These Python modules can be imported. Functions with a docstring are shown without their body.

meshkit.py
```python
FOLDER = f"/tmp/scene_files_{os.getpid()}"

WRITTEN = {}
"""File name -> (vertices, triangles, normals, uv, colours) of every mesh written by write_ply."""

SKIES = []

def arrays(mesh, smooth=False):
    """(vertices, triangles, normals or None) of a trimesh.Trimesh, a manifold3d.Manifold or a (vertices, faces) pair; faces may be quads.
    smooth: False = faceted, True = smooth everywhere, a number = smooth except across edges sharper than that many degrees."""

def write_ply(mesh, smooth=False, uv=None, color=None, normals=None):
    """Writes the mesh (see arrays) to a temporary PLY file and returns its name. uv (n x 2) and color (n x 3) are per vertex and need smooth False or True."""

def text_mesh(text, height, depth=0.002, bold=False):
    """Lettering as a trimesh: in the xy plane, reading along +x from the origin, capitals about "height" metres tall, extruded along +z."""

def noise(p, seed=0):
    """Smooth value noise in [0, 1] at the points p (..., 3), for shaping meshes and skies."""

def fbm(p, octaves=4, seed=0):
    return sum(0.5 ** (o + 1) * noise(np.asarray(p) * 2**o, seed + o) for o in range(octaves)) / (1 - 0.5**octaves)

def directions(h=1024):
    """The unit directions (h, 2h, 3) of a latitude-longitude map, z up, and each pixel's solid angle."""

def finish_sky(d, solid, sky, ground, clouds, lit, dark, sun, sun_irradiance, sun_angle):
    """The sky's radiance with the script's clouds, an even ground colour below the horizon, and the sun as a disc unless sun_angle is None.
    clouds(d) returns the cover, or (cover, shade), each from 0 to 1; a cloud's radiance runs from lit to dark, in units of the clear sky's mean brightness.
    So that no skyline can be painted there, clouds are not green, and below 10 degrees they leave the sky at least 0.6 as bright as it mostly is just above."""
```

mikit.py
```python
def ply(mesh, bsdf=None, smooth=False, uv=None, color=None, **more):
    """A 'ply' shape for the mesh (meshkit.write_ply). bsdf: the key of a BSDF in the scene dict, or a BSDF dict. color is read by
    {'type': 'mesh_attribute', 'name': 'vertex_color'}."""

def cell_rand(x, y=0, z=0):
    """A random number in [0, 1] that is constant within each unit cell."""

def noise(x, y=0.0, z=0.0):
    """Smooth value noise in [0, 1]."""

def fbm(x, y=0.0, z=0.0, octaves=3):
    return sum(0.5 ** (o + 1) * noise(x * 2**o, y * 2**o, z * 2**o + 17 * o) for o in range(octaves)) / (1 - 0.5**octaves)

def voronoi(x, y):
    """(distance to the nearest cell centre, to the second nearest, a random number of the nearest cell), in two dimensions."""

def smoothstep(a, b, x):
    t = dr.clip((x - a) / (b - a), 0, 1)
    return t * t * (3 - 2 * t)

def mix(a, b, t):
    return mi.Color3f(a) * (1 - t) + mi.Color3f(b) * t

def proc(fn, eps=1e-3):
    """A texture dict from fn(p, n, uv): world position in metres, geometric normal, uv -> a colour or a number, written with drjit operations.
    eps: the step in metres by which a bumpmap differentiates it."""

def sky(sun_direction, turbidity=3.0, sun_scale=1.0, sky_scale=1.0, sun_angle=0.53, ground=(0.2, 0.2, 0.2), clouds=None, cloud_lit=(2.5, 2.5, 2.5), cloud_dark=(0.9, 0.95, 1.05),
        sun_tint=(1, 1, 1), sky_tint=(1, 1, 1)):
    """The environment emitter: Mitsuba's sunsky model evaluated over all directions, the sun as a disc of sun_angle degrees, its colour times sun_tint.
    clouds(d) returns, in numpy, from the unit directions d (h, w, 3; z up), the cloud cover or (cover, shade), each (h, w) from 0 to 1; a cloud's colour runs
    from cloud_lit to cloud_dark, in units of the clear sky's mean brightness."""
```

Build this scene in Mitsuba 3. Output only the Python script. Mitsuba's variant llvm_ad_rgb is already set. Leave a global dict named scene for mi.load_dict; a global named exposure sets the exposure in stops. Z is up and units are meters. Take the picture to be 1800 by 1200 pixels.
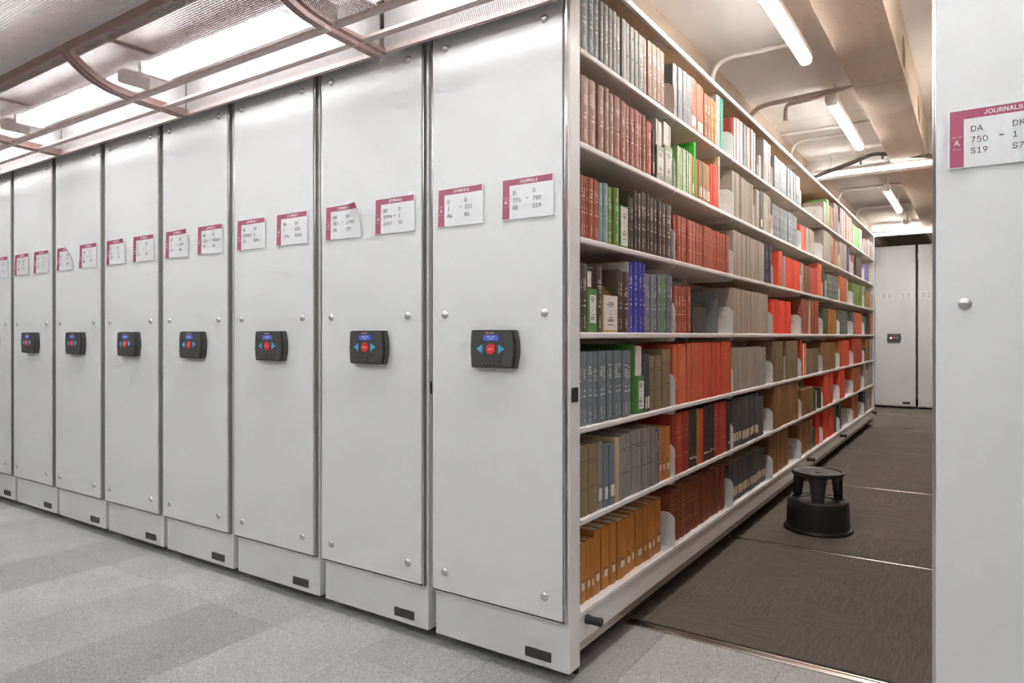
import math, random
import numpy as np, trimesh, drjit as dr, mitsuba as mi, mikit, meshkit
from mikit import noise, fbm, smoothstep, mix, cell_rand
from shapely.geometry import Polygon, box as sbox
from manifold3d import Manifold

T = mi.ScalarTransform4f
PI = math.pi
scene, labels, taken = {}, {}, {}

# ---------------------------------------------------------------- camera, light levels, exposure
F_PX, YAW, HORIZON = 1213.87, math.radians(34.0227), 589.15
EYE = np.array([1.15816, -2.06804, 1.20706])
FWD = np.array([-math.sin(YAW), math.cos(YAW), 0.0])
scene['camera'] = {'type': 'perspective', 'fov': math.degrees(2 * math.atan(900 / F_PX)), 'fov_axis': 'x',
                   'principal_point_offset_y': (600 - HORIZON) / 1200.0, 'near_clip': 0.05, 'far_clip': 60.0,
                   'to_world': T().look_at(origin=EYE.tolist(), target=(EYE + FWD).tolist(), up=[0, 0, 1])}
exposure = 1.2
CANOPY_LAMP = (7.4, 7.5, 7.6)      # radiance of the lamps above the range fronts
AISLE_LAMP = (36.0, 34.6, 33.0)       # strip lights between the concrete ribs
UNSEEN_PENDANT_LAMP = (2.2, 2.21, 2.22)      # unseen corridor pendants, glowing up and down to light fronts and ceiling

# ---------------------------------------------------------------- helpers
def srgb(h, k=1.0):
    h = h.lstrip('#')
    c = np.array([int(h[i:i + 2], 16) / 255 for i in (0, 2, 4)])
    c = np.where(c <= 0.04045, c / 12.92, ((c + 0.055) / 1.055) ** 2.4)
    return [float(min(x * k, 0.92)) for x in c]

def rgb(c): return {'type': 'rgb', 'value': list(map(float, c))}

def numbered(name):
    n = taken.get(name, 0)
    taken[name] = n + 1
    return name if n == 0 else f'{name}_{n:03d}'

def tag(key, label=None, cat=None, group=None, kind=None):
    d = {}
    if label: d['label'] = label
    if cat: d['category'] = cat
    if group: d['group'] = group
    if kind: d['kind'] = kind
    labels[key] = d

def thing(name, label, cat, group=None):
    key = numbered(name)
    tag(key, label, cat, group)
    return key

def put(key, shape, at=None):
    """one entry of the scene; shape is a ply dict, shared between alike pieces"""
    if at is not None: shape = {**shape, 'to_world': at}
    scene[key] = shape
    return key

def part(parent, name, shape, at=None, label=None):
    key = put(numbered(parent + '__' + name), shape, at)
    if label: labels[key] = {'label': label}
    return key

def single(name, shape, label, cat, group=None, at=None):
    key = put(numbered(name), shape, at)
    tag(key, label, cat, group)
    return key

def structure(name, shape=None, at=None):
    key = numbered(name)
    if shape is not None: put(key, shape, at)
    labels[key] = {'kind': 'structure'}
    return key

def move(x=0, y=0, z=0): return T().translate([x, y, z])

def box(x0, x1, y0, y1, z0, z1): return trimesh.creation.box(bounds=[[x0, y0, z0], [x1, y1, z1]])

def bbox(x0, x1, y0, y1, z0, z1, c=0.003):
    """a box with chamfered edges"""
    p = []
    for x, sx in ((x0, 1), (x1, -1)):
        for y, sy in ((y0, 1), (y1, -1)):
            for z, sz in ((z0, 1), (z1, -1)):
                p += [(x + sx * c, y + sy * c, z), (x + sx * c, y, z + sz * c), (x, y + sy * c, z + sz * c)]
    return trimesh.convex.convex_hull(np.array(p))

def cat(*m): return trimesh.util.concatenate(list(m))

def extrude(poly, h): return trimesh.creation.extrude_polygon(poly, h, engine='earcut')

def frame(m, ex, ey, ez, o=(0, 0, 0)):
    """x, y, z of a mesh along the world directions ex, ey, ez"""
    M = np.eye(4)
    M[:3, 0], M[:3, 1], M[:3, 2], M[:3, 3] = ex, ey, ez, o
    m = m.copy(); m.apply_transform(M)
    return m

def front(poly, y, t):
    """polygon in (x, z) extruded by t towards -y, its back at y"""
    return frame(extrude(poly, t), (1, 0, 0), (0, 0, 1), (0, -1, 0), (0, y, 0))

def lathe(profile, n=32): return trimesh.creation.revolve(np.array(profile, float), sections=n)

def tube(pts, r, n=10):
    p = np.asarray(pts, float)
    t = np.gradient(p, axis=0); t /= np.linalg.norm(t, axis=1, keepdims=True)
    ref = np.array([0, 1.0, 0]) if abs(t[:, 1]).max() < 0.95 else np.array([0, 0, 1.0])
    a = np.cross(t, ref); a /= np.linalg.norm(a, axis=1, keepdims=True)
    b = np.cross(t, a)
    w = np.arange(n) * 2 * PI / n
    v = (p[:, None] + r * (np.cos(w)[None, :, None] * a[:, None] + np.sin(w)[None, :, None] * b[:, None])).reshape(-1, 3)
    f = []
    for i in range(len(p) - 1):
        for j in range(n):
            k = (j + 1) % n
            f += [[i * n + j, i * n + k, (i + 1) * n + k], [i * n + j, (i + 1) * n + k, (i + 1) * n + j]]
    for j in range(1, n - 1):
        f += [[0, j + 1, j], [(len(p) - 1) * n, (len(p) - 1) * n + j, (len(p) - 1) * n + j + 1]]
    m = trimesh.Trimesh(v, np.array(f), process=False)
    if m.volume < 0: m.invert()
    return m

def smooth_path(pts, k=8):
    p = np.asarray(pts, float); out = []
    q = np.vstack([2 * p[0] - p[1], p, 2 * p[-1] - p[-2]])
    for i in range(1, len(q) - 2):
        for t in np.linspace(0, 1, k, endpoint=False):
            out.append(0.5 * (2 * q[i] + (q[i + 1] - q[i - 1]) * t + (2 * q[i - 1] - 5 * q[i] + 4 * q[i + 1] - q[i + 2]) * t * t + (3 * q[i] - q[i - 1] - 3 * q[i + 1] + q[i + 2]) * t ** 3))
    out.append(p[-1])
    return np.array(out)

def rrect(x0, x1, y0, y1, r, n=5):
    return sbox(x0 + r, y0 + r, x1 - r, y1 - r).buffer(r, quad_segs=n)

def words(text, h, x, z, y, depth=0.0004, bold=False, anchor='l'):
    """lettering standing in the x-z plane and facing -y; z is its base line"""
    m = meshkit.text_mesh(text, h, depth, bold)
    w = m.bounds[1][0]
    x -= {'l': 0, 'c': w / 2, 'r': w}[anchor]
    return frame(m, (1, 0, 0), (0, 0, 1), (0, -1, 0), (x, y, z))

ply = mikit.ply

# ---------------------------------------------------------------- materials
def mat(key, color, rough=0.5, metal=0.0, spec=0.5, **more):
    base = color if isinstance(color, dict) else rgb(color)
    scene[key] = {'type': 'twosided', 'bsdf': {'type': 'principled', 'base_color': base, 'roughness': rough, 'metallic': metal, 'specular': spec, **more}}

mat('white_paint', (0.83, 0.83, 0.83), 0.45, spec=0.35)
mat('white_laminate', (0.83, 0.83, 0.83), 0.55, spec=0.15)
mat('shelf_paint', (0.84, 0.825, 0.805), 0.5, spec=0.3)
mat('canopy_paint', (0.85, 0.84, 0.83), 0.5)
mat('chrome', (0.62, 0.60, 0.58), 0.16, 1.0)
mat('screw_metal', (0.62, 0.61, 0.59), 0.42, 0.9)
mat('aluminium', (0.55, 0.50, 0.45), 0.32, 1.0)
mat('rail_metal', (0.70, 0.62, 0.55), 0.25, 1.0)
mat('black_plastic', (0.022, 0.021, 0.020), 0.42)
mat('dark_plastic', (0.035, 0.033, 0.031), 0.5)
mat('black_rubber', (0.012, 0.012, 0.012), 0.6)
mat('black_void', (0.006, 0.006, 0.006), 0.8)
mat('stool_plastic', (0.013, 0.0125, 0.012), 0.38)
mat('stool_pad', (0.030, 0.027, 0.025), 0.55)
mat('red_button', (0.80, 0.05, 0.05), 0.35)
mat('orange_mark', (0.75, 0.13, 0.04), 0.5)
mat('screen_blue', (0.05, 0.07, 0.25), 0.3)
mat('blue_button', (0.10, 0.42, 0.66), 0.35)
mat('grey_print', (0.45, 0.45, 0.45), 0.6)
mat('white_print', (0.85, 0.84, 0.82), 0.6)
mat('dark_print', (0.07, 0.05, 0.045), 0.6)
mat('sign_sheet', (0.86, 0.86, 0.87), 0.35)
mat('sign_band', srgb('9a3f5e'), 0.4)
mat('perforated_metal', srgb('7d5f57'), 0.45, 0.2)
mat('lit_rail_metal', srgb('b5a29d'), 0.45, 0.1)  # canopy metal lightened for the lower rails, bounce from floor and fronts
mat('rib_metal', srgb('7d605a'), 0.45, 0.1)  # canopy metal darkened toward the unlit side of the nearest rib
mat('reflector', (0.86, 0.85, 0.85), 0.45)
mat('conduit_paint', srgb('e6e2de'), 0.45)
mat('bare_conduit', srgb('a99a90'), 0.40)
mat('dark_cable', srgb('4a4340'), 0.5)
mat('paper', srgb('d9cdb8'), 0.8, spec=0.2)
mat('white_paper', srgb('e4e0da'), 0.7, spec=0.3)
mat('sticker', srgb('e2dccd'), 0.6, spec=0.3)
mat('cream_sticker', srgb('cdbda2'), 0.6, spec=0.3)
mat('green_card', srgb('4d7a3c'), 0.5)
mat('olive_card', srgb('7a8567'), 0.5)
mat('kraft_card', srgb('bf9a66'), 0.7, spec=0.2)
mat('bookend_grey', srgb('64686a'), 0.4)

def warm_bounce_fn(p, n, uv):
    g = fbm(p.x * 9, p.y * 1.6, 3.0, 4)
    return mix((0.46, 0.33, 0.235), (0.60, 0.455, 0.335), g)
mat('top_underside', mikit.proc(warm_bounce_fn), 0.6, spec=0.3)  # tan grain stands in for warm bounce under the white range tops

def concrete_fn(p, n, uv):
    g = fbm(p.x * 14, p.y * 2.2, p.z * 14, 4)
    s = smoothstep(0.60, 0.75, fbm(p.x * 2.1 + 7, p.y * 1.3, p.z * 2.0, 3))
    pit = smoothstep(0.86, 0.93, noise(p.x * 60, p.y * 60, p.z * 60))
    joint = smoothstep(0.012, 0.004, dr.abs(p.y - 2.62))
    c = mix((0.33, 0.262, 0.203), (0.43, 0.352, 0.285), g)
    c = mix(c, (0.52, 0.445, 0.38), 0.5 * s)
    return mix(c, (0.18, 0.13, 0.10), dr.clip(0.6 * pit + 0.35 * joint, 0, 1))
mat('concrete', mikit.proc(concrete_fn), 0.8, spec=0.2)

def slab_fn(p, n, uv):
    g = fbm(p.x * 3, p.y * 3, 1.5, 4)
    line = smoothstep(0.012, 0.003, dr.abs(p.y - 3.58)) * 0.4
    return mix((0.60, 0.565, 0.53), (0.68, 0.652, 0.62), g) * (1 - 0.5 * line)
mat('slab_paint', mikit.proc(slab_fn), 0.8, spec=0.2)
mat('slab_dark', (0.36, 0.325, 0.29), 0.8, spec=0.2)  # darker grey-brown slab beyond the cross beam
mat('tile_white', (0.80, 0.815, 0.81), 0.85, spec=0.2)
mat('unseen_wall_grey', (0.32, 0.31, 0.30), 0.8, spec=0.2)
mat('back_plate_metal', (0.26, 0.25, 0.245), 0.6)
mat('wall_paint', (0.74, 0.73, 0.71), 0.8, spec=0.2)

def pile(p, f, lo, hi, ribs):
    r = smoothstep(0.2, 0.8, cell_rand(p.x * f, p.y * f, 3))
    r2 = noise(p.x * f * 0.6, p.y * f * 0.6, 9.0)
    g = 0.62 * r + 0.38 * r2
    big = fbm(p.x * 5, p.y * 5, 2.0, 3) - 0.5
    row = dr.sin(p.y * 2 * PI / 0.009) * ribs
    return mix(lo, hi, dr.clip(g + 0.22 * big + row, 0, 1))
def carpet_light_fn(p, n, uv): return pile(p, 400, (0.225, 0.222, 0.217), (0.58, 0.575, 0.565), 0.03)
def carpet_mid_fn(p, n, uv): return pile(p, 400, (0.20, 0.198, 0.194), (0.53, 0.525, 0.517), 0.06)
def carpet_dark_fn(p, n, uv): return pile(p, 400, (0.172, 0.169, 0.166), (0.47, 0.465, 0.458), 0.12)
mat('carpet_light', mikit.proc(carpet_light_fn), 0.95, spec=0.1)
mat('carpet_mid', mikit.proc(carpet_mid_fn), 0.95, spec=0.1)
mat('carpet_dark', mikit.proc(carpet_dark_fn), 0.95, spec=0.1)
def deck_fn(p, n, uv):
    q = cell_rand(dr.floor(p.x * 4), dr.floor(p.y * 4), 5)
    streak = noise(p.x * 18, p.y * 230, 1.0)
    streak2 = noise(p.x * 230, p.y * 18, 2.0)
    s = dr.select(q > 0.5, streak, streak2)
    return mix((0.060, 0.051, 0.043), (0.140, 0.121, 0.104), dr.clip(0.45 * s + 0.35 * cell_rand(p.x * 330, p.y * 330, 1) + 0.35 * fbm(p.x * 3, p.y * 3, 0.5, 3) - 0.08, 0, 1))
mat('deck_carpet', mikit.proc(deck_fn), 0.95, spec=0.1)

def lamp(c): return {'type': 'area', 'radiance': rgb(c)}

# ---------------------------------------------------------------- the setting
ZC, ZS = 2.80, 2.86           # corridor ceiling, slab over the stacks
structure('floor', ply(box(-8, 6, -4.6, 14, -0.2, -0.012), 'black_void'))
rnd = random.Random(5)
tone = {0: 'carpet_dark', 1: 'carpet_light', 2: 'carpet_light', 3: 'carpet_dark', 4: 'carpet_light', 5: 'carpet_light', 6: 'carpet_dark', 7: 'carpet_light', 8: 'carpet_mid', 9: 'carpet_light', 10: 'carpet_dark'}
short_mesh = {k: ply(bbox(-0.2281, 0.2281, -0.4567, 0.384, -0.012, 0.0, 0.0006), k) for k in ('carpet_light', 'carpet_mid', 'carpet_dark')}
tile_mesh = {k: ply(bbox(-0.2281, 0.2281, -0.4567, 0.4567, -0.012, 0.0, 0.0006), k) for k in ('carpet_light', 'carpet_mid', 'carpet_dark')}
for i in range(-6, 16):
    for j in range(-3, 1):
        xc, yc = 0.11 - 0.4572 * (i + 0.5), -0.243 + 0.9144 * (j + 0.5)
        k = tone.get(i, 'carpet_light')
        if rnd.random() < 0.16: k = 'carpet_mid'
        part('floor', 'carpet_tile', (short_mesh if j == 0 else tile_mesh)[k], move(xc, yc, 0.0006 * (rnd.random() - 1)))
part('floor', 'plain_carpet', ply(cat(box(-8, -6.75, -4.6, 0.598, -0.012, -0.001), box(-6.75, 6, -4.6, -2.985, -0.012, -0.001), box(2.86, 6, -2.985, 0.598, -0.012, -0.001)), 'carpet_mid'))
RAILS = [0.645, 2.09, 4.04, 6.03, 7.98, 9.93]
ends = RAILS + [10.85]
for a, b in zip(ends[:-1], ends[1:]):
    part('floor', 'deck_panel', ply(bbox(-6, 3, a + 0.022, b - 0.014, -0.012, 0.001, 0.001), 'deck_carpet'))
part('floor', 'deck_panel', ply(bbox(-6, 3, 10.87, 13.9, -0.012, 0.001, 0.001), 'deck_carpet'))
for k, y in enumerate(RAILS):
    part('floor', 'rail', ply(bbox(-6, 3, y - 0.010, y + 0.001, -0.012, 0.003, 0.001), 'rail_metal'), label='thin bright metal floor rail across the aisle')
    part('floor', 'rail_groove', ply(box(-6, 3, y + 0.001, y + 0.022, -0.012, -0.006), 'black_rubber'))
part('floor', 'threshold_strip', ply(bbox(-6, 3, 0.600, 0.626, -0.012, 0.004, 0.0015), 'rail_metal'), label='brushed metal threshold strip at the aisle mouth')

structure('unseen_wall_front', ply(box(-8, 6, -4.7, -4.6, 0, 3.2), 'unseen_wall_grey'))  # unseen wall behind the camera, dark tone cuts low bounce light
structure('wall_left', ply(box(-8.1, -8, -4.7, 14, 0, 3.2), 'wall_paint'))
structure('wall_right', ply(box(6, 6.1, -4.7, 14, 0, 3.2), 'wall_paint'))
structure('wall_back', ply(box(-8, 6, 14, 14.1, 0, 3.2), 'wall_paint'))
ZR = 3.10                     # the coffer on the right is deeper
structure('ceiling', ply(box(-8, 0.66, 0.16, 5.06, ZS, ZS + 0.15), 'slab_paint'))
structure('ceiling', ply(box(-8, 0.66, 5.06, 14, ZS, ZS + 0.15), 'slab_dark'))
structure('ceiling', ply(box(0.66, 6, 0.16, 14, ZR, ZR + 0.15), 'slab_paint'))
structure('trim_1', ply(box(-8, 6, 0.10, 0.16, ZC - 0.02, ZR + 0.15), 'slab_paint'))
# corridor ceiling: grooved acoustic tiles on a plain bed
structure('ceiling_corridor', ply(box(-8, 6, -4.6, 0.10, ZC + 0.012, ZC + 0.1), 'tile_white'))
def tile(w=0.606):
    p = sbox(-w / 2, -w / 2, w / 2, w / 2)
    holes, n, m = [], 38, 5
    for r in range(n):
        y = -w / 2 + (r + 0.75) * w / (n + 0.5)
        block = r // 6
        off = (0.0, 0.075)[block % 2]
        for c in range(-1, m):
            x0 = -w / 2 + c * 0.15 + off + 0.004 * (r % 6)
            x1 = x0 + 0.140
            x0, x1 = max(x0, -w / 2 + 0.012), min(x1, w / 2 - 0.012)
            if x1 - x0 > 0.02: holes.append([(x0, y - 0.0016), (x1, y - 0.0016), (x1, y + 0.0016), (x0, y + 0.0016)])
    q = Polygon(p.exterior.coords, holes)
    return frame(extrude(q, 0.010), (1, 0, 0), (0, 1, 0), (0, 0, 1), (0, 0, 0))
ctile = ply(tile(), 'tile_white')
plain = ply(bbox(-0.303, 0.303, -0.303, 0.303, 0, 0.010, 0.001), 'tile_white')
for i in range(-6, 6):
    for j in range(-3, 1):
        xc, yc = -2.783 + 0.6096 * (i + 0.5), -0.655 + 0.6096 * (j + 0.5)
        if yc + 0.31 > 0.6: continue
        part('ceiling_corridor', 'grooved_tile', ctile if -4 <= i <= 3 and j >= -1 else plain, move(xc, yc, ZC + (0.002 if i < 0 else 0.0)))
# concrete ribs, one of them with oval holes through its web
def rib(x0, x1, holes, top):
    m = Manifold.cube([x1 - x0, 13.7, top - 2.72 + 0.02]).translate([x0, 0.2, 2.72])
    if holes:
        m = m - Manifold.cube([0.03, 13.8, 1.0]).translate([x1 - 0.012, 0.1, 2.765])       # the web stands back from the bottom flange
        m = m - Manifold.cube([0.03, 13.8, 0.2]).translate([0, 0, 0]).rotate([0, 45, 0]).translate([x1 - 0.014, 0.1, 2.775])
    for y in holes:
        m = m - Manifold.cylinder(0.10, 0.105, 0.105, 28).rotate([0, 90, 0]).translate([x1 - 0.09, y, 2.90])
    return m
for x0, x1, hs, top in ((-1.545, -1.295, (), ZS), (-0.44, -0.187, (), ZS), (0.525, 0.800, (1.40, 2.68, 3.95, 5.9, 7.2, 8.5), ZR), (1.56, 1.835, (), ZR)):
    structure('concrete_rib', ply(rib(x0, x1, hs, top), 'concrete'))
structure('cross_beam', ply(box(-8, 6, 4.93, 5.2, 2.715, ZS + 0.30), 'slab_paint'))
structure('cross_beam', ply(box(-8, 6, 9.62, 9.85, 2.715, ZS + 0.30), 'slab_paint'))

# ---------------------------------------------------------------- perforated lamp canopy over the range fronts
PROF = np.array([(-.06, 2.33), (-.13, 2.332), (-.20, 2.335), (-.265, 2.338), (-.33, 2.342), (-.38, 2.348), (-.43, 2.355), (-.50, 2.378), (-.56, 2.412), (-.61, 2.452), (-.65, 2.492)])
prof_s = smooth_path(PROF, 6)
prof_len = np.concatenate([[0], np.cumsum(np.linalg.norm(np.diff(prof_s, axis=0), axis=1))])
def along(s): return np.stack([np.interp(s, prof_len, prof_s[:, 0]), np.interp(s, prof_len, prof_s[:, 1])], -1)
def s_of(y): return float(np.interp(-y, -prof_s[:, 0], prof_len))
LEN = 1.372                      # one canopy section, from x = 0 to LEN
def perforated(s0, s1, pitch, x0=0.02, x1=LEN - 0.03, ratio=0.64):
    row = pitch * math.sqrt(3) / 2
    nr, nc = max(2, round((s1 - s0) / row)), round((x1 - x0) / pitch)
    row, pit = (s1 - s0) / nr, (x1 - x0) / (nc + 0.5)
    a = np.arange(6) * PI / 3 + PI / 6
    hexa = np.stack([np.cos(a) * pit / math.sqrt(3), np.sin(a) * row / 1.5], -1)
    v, f = [], []
    quad = np.array([[k, (k + 1) % 6, 6 + (k + 1) % 6, 6 + k] for k in range(6)])
    tri = np.vstack([quad[:, [0, 1, 2]], quad[:, [0, 2, 3]]])
    cells = np.array([(x0 + pit * (c + 0.5 + 0.5 * (r % 2)), s0 + row * (r + 0.5)) for r in range(nr) for c in range(nc)])
    pts = np.concatenate([cells[:, None] + hexa, cells[:, None] + ratio * hexa], 1).reshape(-1, 2)
    f = (np.arange(len(cells)) * 12)[:, None, None] + tri[None]
    yz = along(np.clip(pts[:, 1], 0, prof_len[-1]))
    return trimesh.Trimesh(np.column_stack([pts[:, 0], yz]), f.reshape(-1, 3), process=False)
def bar(s0, s1, x0, x1, t=0.012, n=10):
    """a solid strip that follows the profile"""
    s = np.linspace(s0, s1, n); p = along(s)
    d = np.gradient(p, axis=0); d /= np.linalg.norm(d, axis=1, keepdims=True)
    nrm = np.stack([d[:, 1], -d[:, 0]], -1)
    nrm = np.where(nrm[:, 1:] > 0, nrm, -nrm)
    ring = np.vstack([p, (p + t * nrm)[::-1]])
    m = extrude(Polygon(ring), x1 - x0)
    return frame(m, (0, 1, 0), (0, 0, 1), (1, 0, 0), (x0, 0, 0))
S = {y: s_of(y) for y in (-.06, -.078, -.175, -.205, -.31, -.34)}
SE = prof_len[-1]
sec = {
    'perforated_sheet': ply(perforated(S[-.34], SE - 0.028, 0.0088), 'perforated_metal'),
    'perforated_strip': ply(perforated(S[-.078], S[-.175], 0.0088, ratio=0.74), 'perforated_metal'),
    'outer_rail': ply(bar(SE - 0.030, SE, 0, LEN), 'perforated_metal'),
    'middle_rail': ply(bar(S[-.31], S[-.34], 0, LEN), 'lit_rail_metal'),
    'strip_rail': ply(bar(S[-.175], S[-.205], 0, LEN), 'lit_rail_metal'),
    'lower_rail': ply(bar(S[-.06], S[-.078], 0, LEN, 0.018), 'lit_rail_metal'),
    'end_frame': ply(bar(0, SE, 0, 0.022, 0.012, 24), 'perforated_metal'),
    'curved_rib': ply(bar(0, SE, LEN - 0.032, LEN, 0.045, 24), 'rib_metal'),
    'reflector': ply(cat(box(0.01, LEN - 0.035, -0.420, -0.061, 2.600, 2.604)), 'reflector'),
    'back_plate': ply(box(0.0, LEN, -0.061, -0.055, 2.334, 2.60), 'back_plate_metal'),
}
lamp_body = ply(cat(bbox(0.07, 0.095, -0.345, -0.195, 2.448, 2.51, 0.004), bbox(LEN - 0.115, LEN - 0.09, -0.345, -0.195, 2.448, 2.51, 0.004), bbox(0.095, LEN - 0.115, -0.320, -0.220, 2.5005, 2.53, 0.004)), 'reflector')
lens = ply(bbox(0.0955, LEN - 0.1155, -0.335, -0.205, 2.452, 2.500, 0.010), 'reflector')
hanger = ply(box(-0.03, 0.03, -0.054, -0.047, 2.36, 2.80), 'rib_metal')
spine = ply(cat(box(-0.008, 0.008, -0.275, -0.265, 2.53, 2.81)), 'reflector')
SECTIONS = [0.585, -0.815, -2.215, -3.60, -4.985, -6.37]
names = ['curved perforated canopy above the right-hand range, mostly out of the picture', 'curved perforated metal canopy nearest the camera, over the two nearest left fronts', 'second curved perforated metal canopy from the right, over the third and fourth fronts', 'third curved perforated metal canopy from the right, over the fifth and sixth fronts', 'fourth curved perforated canopy, over the leftmost range fronts', 'last curved perforated canopy, past the left end of the picture']
for x, nm in zip(SECTIONS, names):
    t = thing('light_canopy', nm, 'light fixture', 'perforated canopies over the range fronts')
    for k, sh in sec.items(): part(t, k, sh, move(x))
    part(t, 'lamp_housing', lamp_body, move(x), 'white lamp housing')
    part(t, 'lamp_lens', {**lens, 'emitter': lamp(CANOPY_LAMP)}, move(x), 'bright glowing lamp lens')
    for q in (0.36, LEN - 0.39):
        part(t, 'hanger', hanger, move(x + q)); part(t, 'rod', spine, move(x + q))

# corridor pendants out of view, placed to light the range fronts and ceiling
trof = ply(cat(box(-0.58, 0.58, -0.28, 0.28, 0.0005, 0.0065), box(-0.6, 0.6, -0.3, -0.28, -0.02, 0.01), box(-0.6, 0.6, 0.28, 0.3, -0.02, 0.01), box(-0.6, -0.58, -0.3, 0.3, -0.02, 0.01), box(0.58, 0.6, -0.3, 0.3, -0.02, 0.01)), 'reflector')
tlens = ply(box(-0.58, 0.58, -0.28, 0.28, -0.006, 0.0), 'reflector')
for x, nm in ((-4.6, 'leftmost'), (-2.1, 'second'), (0.4, 'third'), (2.9, 'rightmost')):
    t = thing('unseen_pendant', f'unseen flat pendant lighting the corridor fronts and ceiling, {nm} of the row behind the camera', 'ceiling light', 'unseen corridor pendant lights')
    part(t, 'frame', trof, move(x, -2.45, 2.5)); part(t, 'lens', {**tlens, 'emitter': lamp(UNSEEN_PENDANT_LAMP)}, move(x, -2.45, 2.5)); part(t, 'upper_lens', {**tlens, 'emitter': lamp([5.5 * c for c in UNSEEN_PENDANT_LAMP])}, move(x, -2.45, 2.513))
    for q in (-0.5, 0.5): part(t, 'rod', ply(box(-0.004, 0.004, -0.294, -0.286, 0.01, 0.302), 'reflector'), move(x + q, -2.45, 2.5))

# ---------------------------------------------------------------- strip lights and pipes over the aisle
def strip(length):
    prof = [(-0.031, 0.0), (-0.029, -0.018), (-0.02, -0.029), (0, -0.033), (0.02, -0.029), (0.029, -0.018), (0.031, 0.0)]
    m = extrude(Polygon(prof), length)
    return frame(m, (1, 0, 0), (0, 0, 1), (0, -1, 0), (0, length, 0))
def strip_light(x, y, z, length, label, along_x=False, lum=1.0, top=ZS):
    t = thing('strip_light', label, 'strip light', 'strip lights over the aisle')
    at = move(x, y, z) if not along_x else T().translate([x, y, z]).rotate([0, 0, 1], -90)
    part(t, 'lens', {**ply(strip(length), 'reflector'), 'emitter': lamp([c * lum for c in AISLE_LAMP])}, at, 'glowing white tube lens')
    part(t, 'housing', ply(bbox(-0.033, 0.033, -0.01, length + 0.01, 0.0005, 0.035, 0.004), 'conduit_paint'), at)
    part(t, 'end_cap', ply(cat(lathe([(0, -0.036), (0.034, -0.03), (0.040, -0.005), (0.040, 0.03), (0, 0.036)], 20)), 'conduit_paint', 40), at @ T().translate([0, -0.02, 0.01]))
    for q in (0.12, length - 0.136): part(t, 'stem', ply(box(-0.008, 0.008, q, q + 0.016, 0.035, top - z), 'conduit_paint'), at)
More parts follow.
